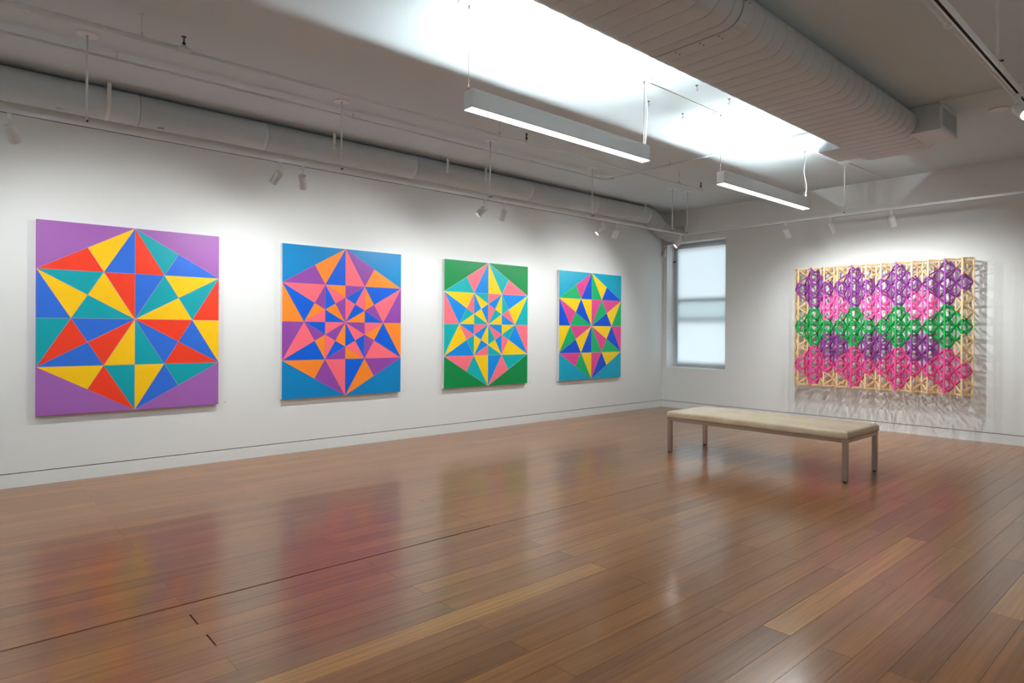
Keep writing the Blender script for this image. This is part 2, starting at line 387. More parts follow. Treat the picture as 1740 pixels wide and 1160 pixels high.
# ------------------------------------------------------------------ round duct along the left wall
DC = (.25, 3.700); DR = .153
dl = thing('round_duct', (DC[0], -6, DC[1]), 'white round air duct running along the painting wall under the ceiling', 'duct')
joints = [-16.95, -12.8, -9.35, -8.08, -6.1, -3.98, -2.4, -.95]
for a, c in zip(joints[:-1], joints[1:]):
    b = MB(); b.tube([(DC[0], a+.002, DC[1]), (DC[0], c-.05, DC[1]), (DC[0], c-.048, DC[1]), (DC[0], c-.002, DC[1])], [DR, DR, DR+.0015, DR+.0015], 40, (True, True)); b.build('duct_section', M_DUCT, dl)
pts = [(.25, -.95, 3.700), (.25, -.82, 3.686), (.255, -.70, 3.635), (.265, -.56, 3.535), (.285, -.42, 3.455), (.32, -.27, 3.415), (.35, -.13, 3.405), (.37, -.035, 3.405)]
def duct_ring(k, rr):
    t = (Vector(pts[min(len(pts)-1, k+1)])-Vector(pts[max(0, k-1)])).normalized(); N = t.cross(Vector((0, 0, 1))).normalized(); B = N.cross(t)
    return [Vector(pts[k])+(N*math.cos(2*math.pi*j/40)+B*math.sin(2*math.pi*j/40))*rr for j in range(40)]
for k in range(len(pts)-1):
    a = duct_ring(k, DR-.001*k); c = duct_ring(k+1, DR-.001*(k+1)); lip = [Vector(p)+(Vector(q)-Vector(p))*.93 for p, q in zip(a, c)]
    cc = Vector(pts[k+1]); c2 = [cc+(v-cc)*1.018 for v in c]; lip2 = [cc+(v-cc)*1.0+(v-cc).normalized()*.0025 for v in lip]
    b = MB(); b.loft([a, lip, lip2, c2], True, (True, True)); b.build('elbow_gore', M_DUCT, dl)
b = MB(); b.box((.20, -.034, 3.27), (.50, -.001, 3.57), bev=.004); b.build('wall_collar', M_DUCT, dl)
for y in (-9.62, -7.30, -5.63, -4.95, -1.15):
    b = MB(); prof = [(.412, 3.869), (.412, 3.75)]
    for t in range(0, 200 if y < -9 else 30, 12):
        a = math.radians(15-t); prof.append((DC[0]+(DR+.003)*math.cos(a), DC[1]+(DR+.003)*math.sin(a)))
    ra = [(x, y-.017, z) for x, z in prof]; rb = [(x, y+.017, z) for x, z in prof]
    ra2 = [(x+.003, y-.017, z) for x, z in prof]; rb2 = [(x+.003, y+.017, z) for x, z in prof]
    b.loft([ra, rb], False, (False, False), 0, False); b.loft([rb2, ra2], False, (False, False), 0, False); b.loft([ra2, ra], False, (False, False), 0, False); b.loft([rb, rb2], False, (False, False), 0, False)
    b.build('hanger_strap', M_WHITE, dl)
for y in (-10.0, -9.15, -6.9, -4.9, -3.2): 
    b = MB(); b.box((.25, y-.03, 3.543), (.31, y+.03, 3.552), bev=.002); b.build('duct_clip', M_DUCT, dl)

# ------------------------------------------------------------------ flat oval spiral duct with end box
OX0, OX1, OZ, OR = 4.72, 5.255, 3.715, .145
od = thing('oval_duct', (4.99, -6, OZ), 'large flat oval spiral duct hanging below the ceiling at right', 'duct')
def stadium(off, y):
    p = []
    for k in range(17):
        a = math.pi/2+math.pi*k/16; p.append((OX0+(OR+off)*math.cos(a), y, OZ+(OR+off)*math.sin(a)))
    for k in range(17):
        a = -math.pi/2+math.pi*k/16; p.append((OX1+(OR+off)*math.cos(a), y, OZ+(OR+off)*math.sin(a)))
    return p[::-1]
seg_src = {}
def duct_segment(y0, l):
    k = round(l, 4)
    if k not in seg_src:
        b = MB(); prof = [(-.006, 0), (-.006, .0009), (-.0016, .0014), (.0, .016), (.0020, .35*l), (.0020, .6*l), (0, l-.016), (-.0016, l-.0014), (-.006, l-.0009), (-.006, l)]
        rr = [stadium(o, y) for o, y in prof]
        b.loft(rr, True, (False, False), 0, True)
        for i in range(len(b.mi)):
            if i < 34 or i >= 34*8: b.mi[i] = 1
        me = b.build('duct_segment', [M_OVAL, M_SEAM]); d = me.data; bpy.data.objects.remove(me)
        seg_src[k] = d
    o = bpy.data.objects.new('duct_segment', seg_src[k]); COL.objects.link(o); o.parent = od; o.location = Vector((0, y0, 0))-wloc(od)
y = -6.895
while y > -16.7: duct_segment(y-.1700, .1700); y -= .17
duct_segment(-6.895, .105)
b = MB(); b.loft([stadium(-.014, -6.795), stadium(-.014, -6.78)], True, (False, False), 0, True); b.build('joint_gap', M_SEAM, od)
b = MB(); b.loft([stadium(-.016, -6.79), stadium(-.016, -6.783), stadium(.002, -6.782), stadium(.003, -6.74), stadium(.003, -6.65), stadium(-.004, -6.648)], True, (False, False), 0, False)
cp = b.build('coupling_band', M_OVAL, od)
b = MB()
for (x, z) in [(4.85, OZ-OR-.004), (5.05, OZ-OR-.004), (5.2, OZ-OR-.004), (OX1+.128, OZ-.06), (OX1+.146, OZ+.02), (OX1+.13, OZ+.07)]:
    for yy in (-6.71, -6.76): b.box((x-.004, yy-.004, z-.003), (x+.004, yy+.004, z+.003))
b.build('screw', M_STEEL, cp)['kind'] = 'stuff'
y = -6.65; l = .1637
while y+l < -2.56: duct_segment(y, l); y += l
b = MB(); b.loft([stadium(-.008, y), stadium(0, y+.003), stadium(0, -2.51), stadium(-.004, -2.5)], True, (True, True), 0, False); b.build('end_cap', M_OVAL, od)
BX0, BX1, BY0, BY1, BZ0, BZ1 = 4.392, 5.60, -3.211, -2.625, 3.592, 3.866
b = MB(); b.box((BX0, BY0, BZ0), (BX1, BY1, BZ1), bev=.002); box = b.build('plenum_box', M_OVAL, od)
b = MB(); g0, g1 = 3.637, 3.828; ya, yb = -3.165, -2.675
for a, c in (((BX1, BY0+.004, BZ0+.005), (BX1+.012, ya, BZ1-.005)), ((BX1, yb, BZ0+.005), (BX1+.012, BY1-.004, BZ1-.005)), ((BX1, ya, BZ0+.005), (BX1+.012, yb, g0)), ((BX1, ya, g1), (BX1+.012, yb, BZ1-.005))): b.box(a, c)
fr = b.build('grille_frame', M_WHITE, od)
b = MB(); b.box((BX1+.0005, ya, g0), (BX1+.002, yb, g1)); b.build('grille_back', M_GAP, od)
for k in range(14):
    yy = ya+(yb-ya)*(k+.5)/14; b = MB(); b.loft([[(BX1+.002, yy-.004, z), (BX1+.011, yy+.004, z), (BX1+.011, yy+.0065, z), (BX1+.002, yy-.0015, z)] for z in (g0, g1)], True, (True, True), 0, False); b.build('louver', M_OVAL, od)
for (x, y) in ((5.30, -4.473), (4.70, -4.473), (5.30, -7.6), (4.70, -7.6), (5.30, -10.6), (4.70, -10.6)):
    b = MB(); b.tube([(x, y, 3.855), (x, y, ZC)], .004, 8); disc(b, (x, y), .02, ZC-.006, ZC, 12); b.build('hanger_rod', M_PIPE, od)

# ------------------------------------------------------------------ pendants
def pendant(y0, y1, label, cord_y, wig):
    x = 3.909; hw = .045; z0, z1 = 3.108, 3.24
    t = thing('pendant_light', (x, (y0+y1)/2, z1), label, 'pendant light', 'linear pendant lights')
    b = MB()
    b.box((x-hw, y0, z0), (x-hw+.003, y1, z1)); b.box((x+hw-.003, y0, z0), (x+hw, y1, z1+.008))  # right side raised as an added lip, keeping uplight off the plenum box
    b.box((x-hw+.003, y0, z0+.02), (x+hw-.003, y1, z1-.0291))
    b.box((x-hw-.001, y0, z1-.014), (x-hw, y1, z1-.011)); b.box((x+hw, y0, z1-.014), (x+hw+.001, y1, z1-.011))
    b.build('housing', M_WHITE, t)
    for yy in (y0, y1): 
        b = MB(); b.box((x-hw, yy-.003, z0), (x+hw, yy+.003, z1)); b.build('end_plate', M_WHITE, t)
    b = MB(); b.box((x-hw+.003, y0+.003, z0-.001), (x+hw-.003, y1-.003, z0+.018)); b.build('diffuser', M_DOWN, t)
    b = MB(); b.loft([[(x-.0016, yy, z1-.0290), (x+.0016, yy, z1-.0290), (x, yy, z1-.0255)] for yy in (y0+.01, y1-.01)], True, (True, True), 0, False); b.build('uplight_strip', M_UP, t)
    for yy in (y0+.012, y1-.022):
        b = MB(); disc(b, (x-.01, yy), .088, ZC-.009, ZC); c = b.build('ceiling_canopy', M_WHITE, t)
        b = MB(); b.tube([(x-.01, yy, z1), (x-.01, yy, ZC-.009)], .0016, 6); b.build('steel_cable', M_STEEL, t)
        for ga, gb, gr in ((z1-.01, z1+.035, [.006, .004]), (ZC-.035, ZC-.008, [.004, .008])): b = MB(); b.tube([(x-.01, yy, ga), (x-.01, yy, gb)], gr, 8); b.build('cable_gripper', M_STEEL, t)
    b = MB(); ps = []
    for k in range(17):
        s = k/16; ps.append((x-.01+.012*math.sin(s*math.pi*wig)*math.sin(math.pi*s), y1+.0+.018*math.sin(s*math.pi*wig)*math.sin(math.pi*s), z1-.01+(ZC-z1)*s))
    b.tube(ps, .005, 8); b.build('power_cord', M_WHITE, t)
    return t
pendant(-7.965, -5.850, 'nearer white linear pendant lamp, the longer one in view, hanging left of the oval duct', 0, 1.0)
pendant(-4.522, -2.430, 'farther white linear pendant lamp hanging over the bench, smaller in view', 0, 2.4)
pendant(-12.95, -10.85, 'white linear pendant lamp above and left of the camera, out of frame', 0, 1.0)
pendant(-16.4, -14.3, 'added white linear pendant lamp behind the camera, out of frame', 0, 1.0)  # unseen pendant added to raise the ambient light
def raceway(pts, label):
    b = MB()
    for p, q in zip(pts[:-1], pts[1:]): b.bar((p[0], p[1], ZC-.005), (q[0], q[1], ZC-.005), .018, .010)
    tag(b.build('raceway', M_WHITE), label, 'cable raceway', 'ceiling cable raceways')
raceway([(3.90, -5.87), (3.90, -4.51)], 'thin white surface raceway on the ceiling joining the two pendant lamps')
raceway([(3.90, -2.45), (4.00, -1.49)], 'thin white surface raceway on the ceiling from far pendant to the track canopy')
raceway([(4.03, -1.49), (4.06, -.02)], 'thin white surface raceway on the ceiling from the track canopy to the end wall')

# ceiling hooks
for k, (x, y, w) in enumerate(((4.165, -5.40, 'nearest the oval duct'), (4.188, -4.846, 'second one by the duct'), (3.622, -4.816, 'left pair, farther from the near pendant'), (3.597, -5.393, 'behind the cord of the near pendant'))):
    t = thing('ceiling_hook', (x, y, ZC), 'metal eye hook in the bright ceiling, '+w, 'hook', 'ceiling eye hooks')
    b = MB(); disc(b, (x, y), .013, ZC-.005, ZC, 14); b.build('base_plate', M_STEEL, t)
    b = MB(); pp = [(x, y, ZC-.004), (x, y, ZC-.030)]+[(x+.011*math.sin(a), y, ZC-.041+.011*math.cos(a)) for a in [i*math.pi/7 for i in range(0, 13)]]
    b.tube(pp, .0022, 6); b.build('eye', M_STEEL, t)
b = MB(); disc(b, (5.946, -2.5), .09, ZC-.012, ZC, 32); tag(b.build('ceiling_plate', M_WHITE), 'round blank white cover plate on the ceiling beyond the duct box', 'cover plate')

# ------------------------------------------------------------------ tracks
def channel(mb, p0, p1, z, w=.036, h=.032, slot=.022):
    p0 = Vector((p0[0], p0[1], 0)); p1 = Vector((p1[0], p1[1], 0)); d = (p1-p0).normalized(); n = Vector((d.y, -d.x, 0))
    prof = [(-w/2, 0), (-w/2, h), (w/2, h), (w/2, 0), (slot/2, 0), (slot/2, .024), (-slot/2, .024), (-slot/2, 0)]
    r = lambda p: [(p+n*a+Vector((0, 0, z+c))) for a, c in prof]
    ra, rb = r(p0), r(p1); k = len(mb.v); mb.v += [tuple(v) for v in ra+rb]
    for j in range(8):
        a, c = k+j, k+(j+1) % 8; mb.f.append((a, c, c+8, a+8)); mb.mi.append(1 if j in (4, 5, 6) else 0); mb.sm.append(False)
    for e, o in ((0, 0), (8, 1)):
        for q in ((0, 1, 6, 7), (1, 2, 5, 6), (2, 3, 4, 5)): mb.f.append(tuple(k+e+i for i in (q[::-1] if o else q))); mb.mi.append(0); mb.sm.append(False)
TZ = 3.122
def track(name, p0, p1, rods, label):
    t = thing(name, (p0[0], p0[1], TZ), label, 'track', 'white lighting tracks')
    b = MB(); channel(b, p0, p1, TZ, slot=.015 if p0[0] > 5 else .022); b.build('track_rail', [M_WHITE, M_DARK], t)
    d = (Vector(p1)-Vector(p0)).normalized()
    for (x, y) in rods:
        b = MB(); disc(b, (x, y), .078, ZC-.008, ZC); b.build('ceiling_canopy', M_WHITE, t)
        b = MB(); b.tube([(x, y, TZ+.034), (x, y, 3.5), (x, y, ZC-.006)], [.009, .0085, .0085], 10); b.build('suspension_rod', M_WHITE, t)
        b = MB(); u, v = abs(d[0]), abs(d[1])
        b.box((x-.022-.02*u, y-.022-.02*v, TZ-.002), (x+.022+.02*u, y+.022+.02*v, TZ+.034)) if False else None
        for s in (-1, 1):
            cx = x+(.020 if v > .5 else 0)*s; cy = y+(.020 if u > .5 else 0)*s
            b.box((cx-.002-.028*u, cy-.002-.028*v, TZ-.001), (cx+.002+.028*u, cy+.002+.028*v, TZ+.036))
        b.box((x-.02-.008*u, y-.02-.008*v, TZ+.034), (x+.02+.008*u, y+.02+.008*v, TZ+.038)); cl = b.build('track_clip', M_WHITE, t)
        b = MB(); b.tube([(x-.034*v-.0*u, y-.034*u, TZ+.046), (x+.034*v, y+.034*u, TZ+.046)], .007, 8); b.build('wing_nut', M_BLACK, cl)
    return t
XT = 1.45; YT = -1.48; XTR = 6.62
track('lighting_track', (XT, YF+.15), (XT, YT-.02), [(XT, -14.2), (XT, -12.1), (XT, -9.943), (XT, -7.726), (XT, -5.726), (XT, -3.811), (XT, -1.82)], 'white lighting track hung along the painting wall')
track('lighting_track', (XT+.06, YT), (XTR-.03, YT), [(1.51, YT), (4.02, YT), (6.4, YT)], 'white lighting track hung in front of the end wall')
track('lighting_track', (XTR, YF+.15), (XTR, YT-.02), [(XTR, -12.0), (XTR, -8.6), (XTR, -5.97), (XTR, -3.6), (XTR, -1.9)], 'white lighting track at upper right seen from below')

# track heads
def head(loc, aim, label, watts, lit=True, size=142, group='white track spotlights', colr=(.98, .995, 1.0)):
    x, y, z = loc
    t = thing('track_spotlight', (x, y, TZ), label, 'spotlight', group)
    b = MB(); b.box((x-.016, y-.016, TZ-.045), (x+.016, y+.016, TZ-.001), bev=.003); b.box((x-.009, y-.009, TZ-.062), (x+.009, y+.009, TZ-.045)); b.build('track_adapter', M_WHITE, t)
    b = MB(); b.tube([(x, y, TZ-.06), (x, y, TZ-.095)], .0045, 8); b.build('stem', M_PIPE, t)
    P = Vector((x, y, TZ-.100)); D = (Vector(aim)-P).normalized()
    A = P - D*.010
    b = MB(); R = .040; Lh = .135
    prof = [(0, .0), (R*.93, 0), (R, .004), (R, .060), (R-.0012, .0615), (R, .063), (R, Lh), (R-.004, Lh), (R-.005, Lh-.012)]
    N = D.cross(Vector((0, 0, 1))).normalized(); B = D.cross(N)
    rings = [[A+D*h+(N*math.cos(2*math.pi*j/24)+B*math.sin(2*math.pi*j/24))*max(r, .0005) for j in range(24)] for r, h in prof]
    b.loft(rings, True, (True, False), 0, False); b.build('lamp_can', M_WHITE, t)
    b = MB(); c = A+D*(Lh-.010); rg = [[c+(N*math.cos(2*math.pi*j/24)+B*math.sin(2*math.pi*j/24))*r+D*e for j in range(24)] for r, e in ((.0345, -.004), (.0345, 0))]
    b.loft(rg, True, (True, True), 0, False); b.build('lens', M_LENS, t)
    ld = bpy.data.lights.new('spot_beam', 'SPOT'); ld.energy = watts; ld.spot_size = math.radians(size); ld.spot_blend = 1.0; ld.shadow_soft_size = .018; ld.color = colr
    lo = bpy.data.objects.new('spot_beam', ld); COL.objects.link(lo); lo.parent = t
    lo.location = A+D*(Lh+.004)-Vector(t.location); lo.rotation_mode = 'QUATERNION'; lo.rotation_quaternion = D.to_track_quat('-Z', 'Y')
    return t
ZA = 1.1
LH = [(-10.434, -9.55, 'leftmost track spotlight above the lilac-cornered painting, at the left edge of the photo'),
      (-8.37, -9.2, 'track spotlight tilted left beside its twin, between the first and second paintings'),
      (-8.143, -7.35, 'track spotlight tilted right beside its twin, between the first and second paintings'),
      (-5.807, -7.2, 'track spotlight tilted left between the blue-cornered and green-cornered paintings'),
      (-5.489, -5.05, 'track spotlight hanging nearly straight between the blue-cornered and green-cornered paintings'),
      (-3.566, -5.2, 'track spotlight with glowing lens between the green-cornered and cyan-cornered paintings'),
      (-3.255, -2.75, 'track spotlight hanging nearly straight between the green-cornered and cyan-cornered paintings'),
      (-1.57, -3.2, 'track spotlight with glowing lens nearest the corner, in front of the window top')]
for y, ya, lb in LH: head((XT, y, 0), (0, ya, ZA), lb, SPOT_W)
head((XT, -12.6, 0), (0, -11.75, 1.6), 'track spotlight on the left track, out of frame beyond the left edge', SPOT_W)
for x, xa, lb in ((3.193, 3.55, 'first track spotlight from the window on the end wall track'), (3.84, 4.15, 'middle track spotlight on the end wall track, left of the sculpture centre'), (4.609, 4.75, 'rightmost track spotlight on the end wall track, above the lattice sculpture')):
    head((x, YT, 0), (xa, -.1, .85), lb, SPOT_BACK_W, size=136)
head((XTR, -5.38, 0), (XR-.2, -7.0, 1.5), 'glaring track spotlight at the right edge of the photo', SPOT_W*.8)
head((XTR, -3.3, 0), (3.95, 0, 1.5), 'track spotlight aimed at the lattice sculpture from the right track, out of frame', 60, size=70)
for y, lb in ((-8.2, 'beside the camera'), (-13.0, 'behind the camera')): head((XTR, y, 0), (XR, y-.8, 1.6), 'out of frame track spotlight '+lb, SPOT_W)

# ------------------------------------------------------------------ pipes
def sprinkler(mbp, x, y, z, parent):
    b = MB(); b.tube([(x, y, z), (x, y, z+.02), (x, y, z+.022), (x, y, z+.032)], [.010, .010, .014, .014], 10)
    b.tube([(x-.011, y, z+.03), (x-.013, y, z+.055), (x-.004, y, z+.075)], .0028, 6); b.tube([(x+.011, y, z+.03), (x+.013, y, z+.055), (x+.004, y, z+.075)], .0028, 6)
    b.tube([(x, y, z+.032), (x, y, z+.075)], .0035, 6); b.tube([(x, y, z+.075), (x, y, z+.079)], [.020, .018], 14); b.build('sprinkler_head', M_BRONZE, parent)
def hanger(x, y, z, r, parent):
    b = MB(); b.tube([(x, y, z+r+.012), (x, y, ZC)], .003, 6); b.tube([(x, y, ZC-.006), (x, y, ZC)], .012, 10)
    rg = [(x+(r+.003)*math.cos(a), y, z+(r+.003)*math.sin(a)) for a in [i*math.pi/8 for i in range(17)]]
    b.tube(rg, .003, 6); b.box((x-.008, y-.006, z+r), (x+.008, y+.006, z+r+.03)); b.build('pipe_hanger', M_PIPE, parent)
sp = thing('sprinkler_pipe', (2.13, -6, 3.68), 'white sprinkler pipe with three bronze heads, left of the pendants', 'pipe')
b = MB(); b.tube([(2.115, YF+.05, 3.685), (2.13, -9.42, 3.68)], .023, 16); b.build('wide_pipe', M_PIPE, sp)
b = MB(); b.tube([(2.13, -9.42, 3.68), (2.14, -5.8, 3.684), (2.16, -2.10, 3.69)], .0135, 12); b.build('narrow_pipe', M_PIPE, sp)
for (x, y, z, r) in ((2.13, -9.40, 3.68, .031), (2.14, -5.75, 3.684, .019), (2.16, -2.11, 3.69, .019)):
    b = MB(); b.tube([(x, y-.05, z), (x, y-.044, z), (x, y-.04, z), (x, y+.04, z), (x, y+.044, z), (x, y+.05, z)], [r*.9, r, r*.86, r*.86, r, r*.8], 14); b.tube([(x, y, z), (x, y, z+.035)], r*.8, 12); b.build('tee_fitting', M_PIPE, sp)
    sprinkler(None, x, y, z+.03, sp)
for x, y, z in ((2.12, -9.69, 3.68), (2.14, -6.16, 3.684), (2.155, -2.68, 3.689)): hanger(x, y, z, .0145 if y > -9.4 else .024, sp)
co = thing('conduit', (1.25, -6, 3.80), 'thin white conduit running near the painting wall and turning right at its far end', 'conduit')
CX, CZ = 1.255, 3.80
b = MB(); pp = [(CX-.05, YF+.05, CZ), (CX, -7, CZ), (CX+.015, -3.40, CZ), (CX+.04, -3.325, CZ), (CX+.12, -3.305, CZ), (4.57, -3.29, CZ+.03)]
b.tube(pp, .0125, 12); b.build('conduit_tube', M_PIPE, co)
for y in (-8.25, -4.85): b = MB(); b.tube([(CX-.01, y-.03, CZ), (CX-.01, y+.03, CZ)], .018, 12); b.build('coupling', M_PIPE, co)
b = MB(); b.tube([(CX+.013, -3.45, CZ), (CX+.015, -3.40, CZ)], .018, 12); b.build('elbow_collar', M_PIPE, co)
b = MB(); b.tube([(CX+.12, -3.305, CZ), (CX+.17, -3.305, CZ)], .018, 12); b.build('elbow_collar', M_PIPE, co)
for x, y in ((CX-.03, -9.698), (CX, -7.496), (CX+.01, -4.8), (2.42, -3.30)): hanger(x, y, CZ+(.01 if x > 2 else 0), .0125, co)
b = MB(); b.tube([(5.62, -3.30, 3.835), (XR, -3.34, 3.82)], .0125, 12); tag(b.build('conduit', M_PIPE), 'thin white conduit on the ceiling to the right of the duct box', 'conduit')
rp = thing('sprinkler_pipe', (6.25, -6, 3.68), 'white sprinkler pipe at upper right beside the overhead track', 'pipe')
b = MB(); b.tube([(6.22, YF+.05, 3.68), (6.25, -5.5, 3.68)], .0235, 16); b.build('wide_pipe', M_PIPE, rp)
b = MB(); b.tube([(6.25, -5.5, 3.68), (6.255, -2.2, 3.68)], .014, 12); b.build('narrow_pipe', M_PIPE, rp)
b = MB(); b.tube([(6.25, -5.53, 3.68), (6.25, -5.50, 3.68), (6.25, -5.49, 3.68), (6.25, -5.46, 3.68)], [.030, .033, .027, .024], 16); b.build('reducer_coupling', M_PIPE, rp)
for y in (-9.0, -7.6, -2.5): hanger(6.25, y, 3.68, .024 if y < -5.5 else .0145, rp)

# ------------------------------------------------------------------ paintings
def lerp(a, b, t): return (a[0]+(b[0]-a[0])*t, a[1]+(b[1]-a[1])*t)
O = [(.5, 1), (1, .75), (1, .25), (.5, 0), (0, .25), (0, .75)]
I = [(2/3, .75), (5/6, .5), (2/3, .25), (1/3, .25), (1/6, .5), (1/3, .75)]      # I[k] lies between O[k] and O[k+1]
Mm = [lerp(O[k], O[(k+1) % 6], .5) for k in range(6)]
Nn = [lerp(I[k-1], I[k], .5) for k in range(6)]
J = [lerp((.5, .5), O[k], 1/3) for k in range(6)]
K = [lerp(J[k], J[(k+1) % 6], .5) for k in range(6)]
C0 = (.5, .5)
def tris_simple(edge, pnt, cen):
    T = []
    for k in range(6):
        T.append(((O[k], Mm[k], I[k]), edge[k][0])); T.append(((Mm[k], O[(k+1) % 6], I[k]), edge[k][1]))
        T.append(((I[k-1], O[k], Nn[k]), pnt[k][0])); T.append(((Nn[k], O[k], I[k]), pnt[k][1]))
        if cen: T.append(((C0, I[k-1], Nn[k]), cen[k][0])); T.append(((C0, Nn[k], I[k]), cen[k][1]))
    return T
def tris_double(edge, pnt, ie, ip, ic):
    T = tris_simple([edge]*6, [pnt]*6, None)
    for k in range(6):
        n = (k+1) % 6
        T.append(((I[k-1], Nn[k], J[k]), ie[0])); T.append(((Nn[k], I[k], J[k]), ie[1]))
        T.append(((J[k], I[k], K[k]), ip[0])); T.append(((K[k], I[k], J[n]), ip[1]))
        T.append(((C0, J[k], K[k]), ic[k % 2][0])); T.append(((C0, K[k], J[n]), ic[k % 2][1]))
    return T
def painting(y0, pal, bgc, linec, T, label, edge_col=None):
    W_, H_ = 1.648, 1.878; z0 = .661; D = .05; ang = 0
    t = thing('painting', (0, y0, z0), label, 'painting', 'four hexagram paintings on the long wall')
    def col(name, c): return mat(name, c, .42, noise=.035, nscale=9, bump=.12, bscale=500, spec=.35)
    b = MB(); b.box((.004, y0, z0), (D, y0+W_, z0+H_), bev=.002); b.build('canvas_edge', M_CANVAS if not edge_col else col('painted_edge', edge_col), t)
    b = MB(); mats = [col('painted_ground', bgc), col('pencil_line', linec)]; key = {}
    def P(u, v, x): return (x, y0+u*W_, z0+v*H_)
    X1 = D+.0008; X2 = D+.0014
    b.add([P(.0012, .0012, X1), P(.9988, .0012, X1), P(.9988, .9988, X1), P(.0012, .9988, X1)], [(0, 1, 2, 3)], 1)
    bgpoly = [((0, 1), (0, .75), (.5, 1)), ((.5, 1), (1, .75), (1, 1)), ((0, 0), (.5, 0), (0, .25)), ((1, 0), (1, .25), (.5, 0))]
    g = .0017
    def inset(tr):
        q = [Vector((p[0]*W_, p[1]*H_)) for p in tr]
        a, c, d = q; area = (c-a).x*(d-a).y-(c-a).y*(d-a).x
        if area < 0: q = [a, d, c]
        la = [(q[(i+1) % 3]-q[(i+2) % 3]).length for i in range(3)]; per = sum(la); inr = abs(area)/per
        cen = sum((q[i]*la[i] for i in range(3)), Vector((0, 0)))/per
        return [(lambda p: (p.x/W_, p.y/H_))(cen+(p-cen)*(1-g/inr)) for p in q]
    for tr in bgpoly: b.add([P(*p, X2) for p in inset(tr)], [(0, 1, 2)], 0)
    for tr, c in T:
        if c not in key: key[c] = len(mats); mats.append(col('paint_'+{'r': 'red', 'y': 'yellow', 't': 'teal', 'b': 'blue', 'g': 'green', 'p': 'pink', 'o': 'orange', 'v': 'violet'}[c], pal[c]))
        b.add([P(*p, X2) for p in inset(tr)], [(0, 1, 2)], key[c])
    b.build('painted_surface', mats, t)
s1 = [('t', 'b'), ('r', 'y'), ('t', 'b'), ('r', 'y'), ('t', 'b'), ('r', 'y')]
p1 = [('b', 'r'), ('y', 't'), ('b', 'r'), ('y', 't'), ('b', 'r'), ('y', 't')]
c1 = [('r', 'b'), ('t', 'y'), ('r', 'b'), ('t', 'y'), ('r', 'b'), ('t', 'y')]
painting(-10.150, dict(r=(240, 62, 32), y=(252, 200, 10), t=(0, 162, 172), b=(45, 110, 215)), (160, 98, 176), (190, 140, 185), tris_simple(s1, p1, c1), 'painting of red, yellow, teal and blue triangles with lilac corners, leftmost on the wall', (160, 98, 176))
s4 = [('y', 'b'), ('g', 'p'), ('y', 'b'), ('g', 'p'), ('y', 'b'), ('g', 'p')]
p4 = [('b', 'g'), ('p', 'y'), ('b', 'g'), ('p', 'y'), ('b', 'g'), ('p', 'y')]
c4 = [('y', 'p'), ('g', 'b'), ('y', 'p'), ('g', 'b'), ('y', 'p'), ('g', 'b')]
painting(-7.785, dict(v=(145, 72, 165), o=(253, 140, 40), b=(0, 95, 215), p=(253, 110, 125)), (0, 132, 195), (190, 110, 160), tris_double('vo', 'bp', 'ov', 'bp', ('pb', 'ov')), 'painting of violet, orange, blue and pink triangles with blue corners, second from left')
painting(-5.417, dict(t=(0, 178, 180), p=(253, 118, 134), b=(10, 142, 228), y=(253, 208, 20)), (0, 138, 70), (205, 190, 195), tris_double('tp', 'by', 'tp', 'by', ('pt', 'yb')), 'painting of turquoise, pink, sky blue and yellow triangles with green corners, third from left')
painting(-3.043, dict(y=(253, 212, 20), b=(0, 82, 212), g=(10, 180, 105), p=(226, 72, 145)), (0, 168, 200), (175, 185, 190), tris_simple(s4, p4, c4), 'painting of yellow, blue, green and magenta triangles with cyan corners, nearest the corner window')
# tiny wall numbers
def number(txt, loc, rot, label):
    cu = bpy.data.curves.new('wall_number', 'FONT'); cu.body = txt; cu.size = .033; cu.extrude = .0003; cu.align_x = 'CENTER'
    o = bpy.data.objects.new('wall_number', cu); COL.objects.link(o)
    dg = bpy.context.evaluated_depsgraph_get(); me = bpy.data.meshes.new_from_object(o.evaluated_get(dg)); bpy.data.objects.remove(o)
    me.materials.clear(); me.materials.append(M_NUM)
    o = bpy.data.objects.new('wall_number', me); COL.objects.link(o); o.location = loc; o.rotation_euler = rot
    tag(o, label, 'number', 'tiny vinyl wall numbers')
HP = math.pi/2
number('27', (.001, -8.417, .66), (HP, 0, HP), 'tiny grey wall number to the lower right of the lilac-cornered painting')
number('21', (.001, -6.050, .66), (HP, 0, HP), 'tiny grey wall number to the lower right of the blue-cornered painting')
number('22', (.001, -3.665, .66), (HP, 0, HP), 'tiny grey wall number to the lower right of the green-cornered painting')
number('25', (5.31, -.001, .65), (HP, 0, 0), 'tiny grey wall number to the lower right of the lattice sculpture')

# ------------------------------------------------------------------ lattice sculpture
SXL, PER = 2.762, .2053; YA, YB, YC = -.19, -.315, -.065; ZT, ZB = 2.556, .648
Hh = PER/2; VT, VB = ZT-.03, ZB+.03; BH = (VT-VB)/9
sc = thing('lattice_sculpture', (SXL+12*PER/2, 0, ZB), 'folded wooden lattice sculpture with purple, pink and green diamonds, bottom row darkened for weaker light, on the end wall', 'sculpture')
MC = dict(wood=wood_mat('lattice_wood', (228, 196, 148)), purple=wood_mat('lattice_purple', (138, 58, 146)), pink=wood_mat('lattice_pink', (248, 98, 178)), green=wood_mat('lattice_green', (0, 160, 72)), magenta=wood_mat('lattice_pink_dimmed', (228, 74, 150)))  # magenta is the pink paint darkened for the weaker light on the bottom row
for k, mm in MC.items():
    if k != 'wood': mm.node_tree.nodes['Principled BSDF'].inputs['Roughness'].default_value = .45
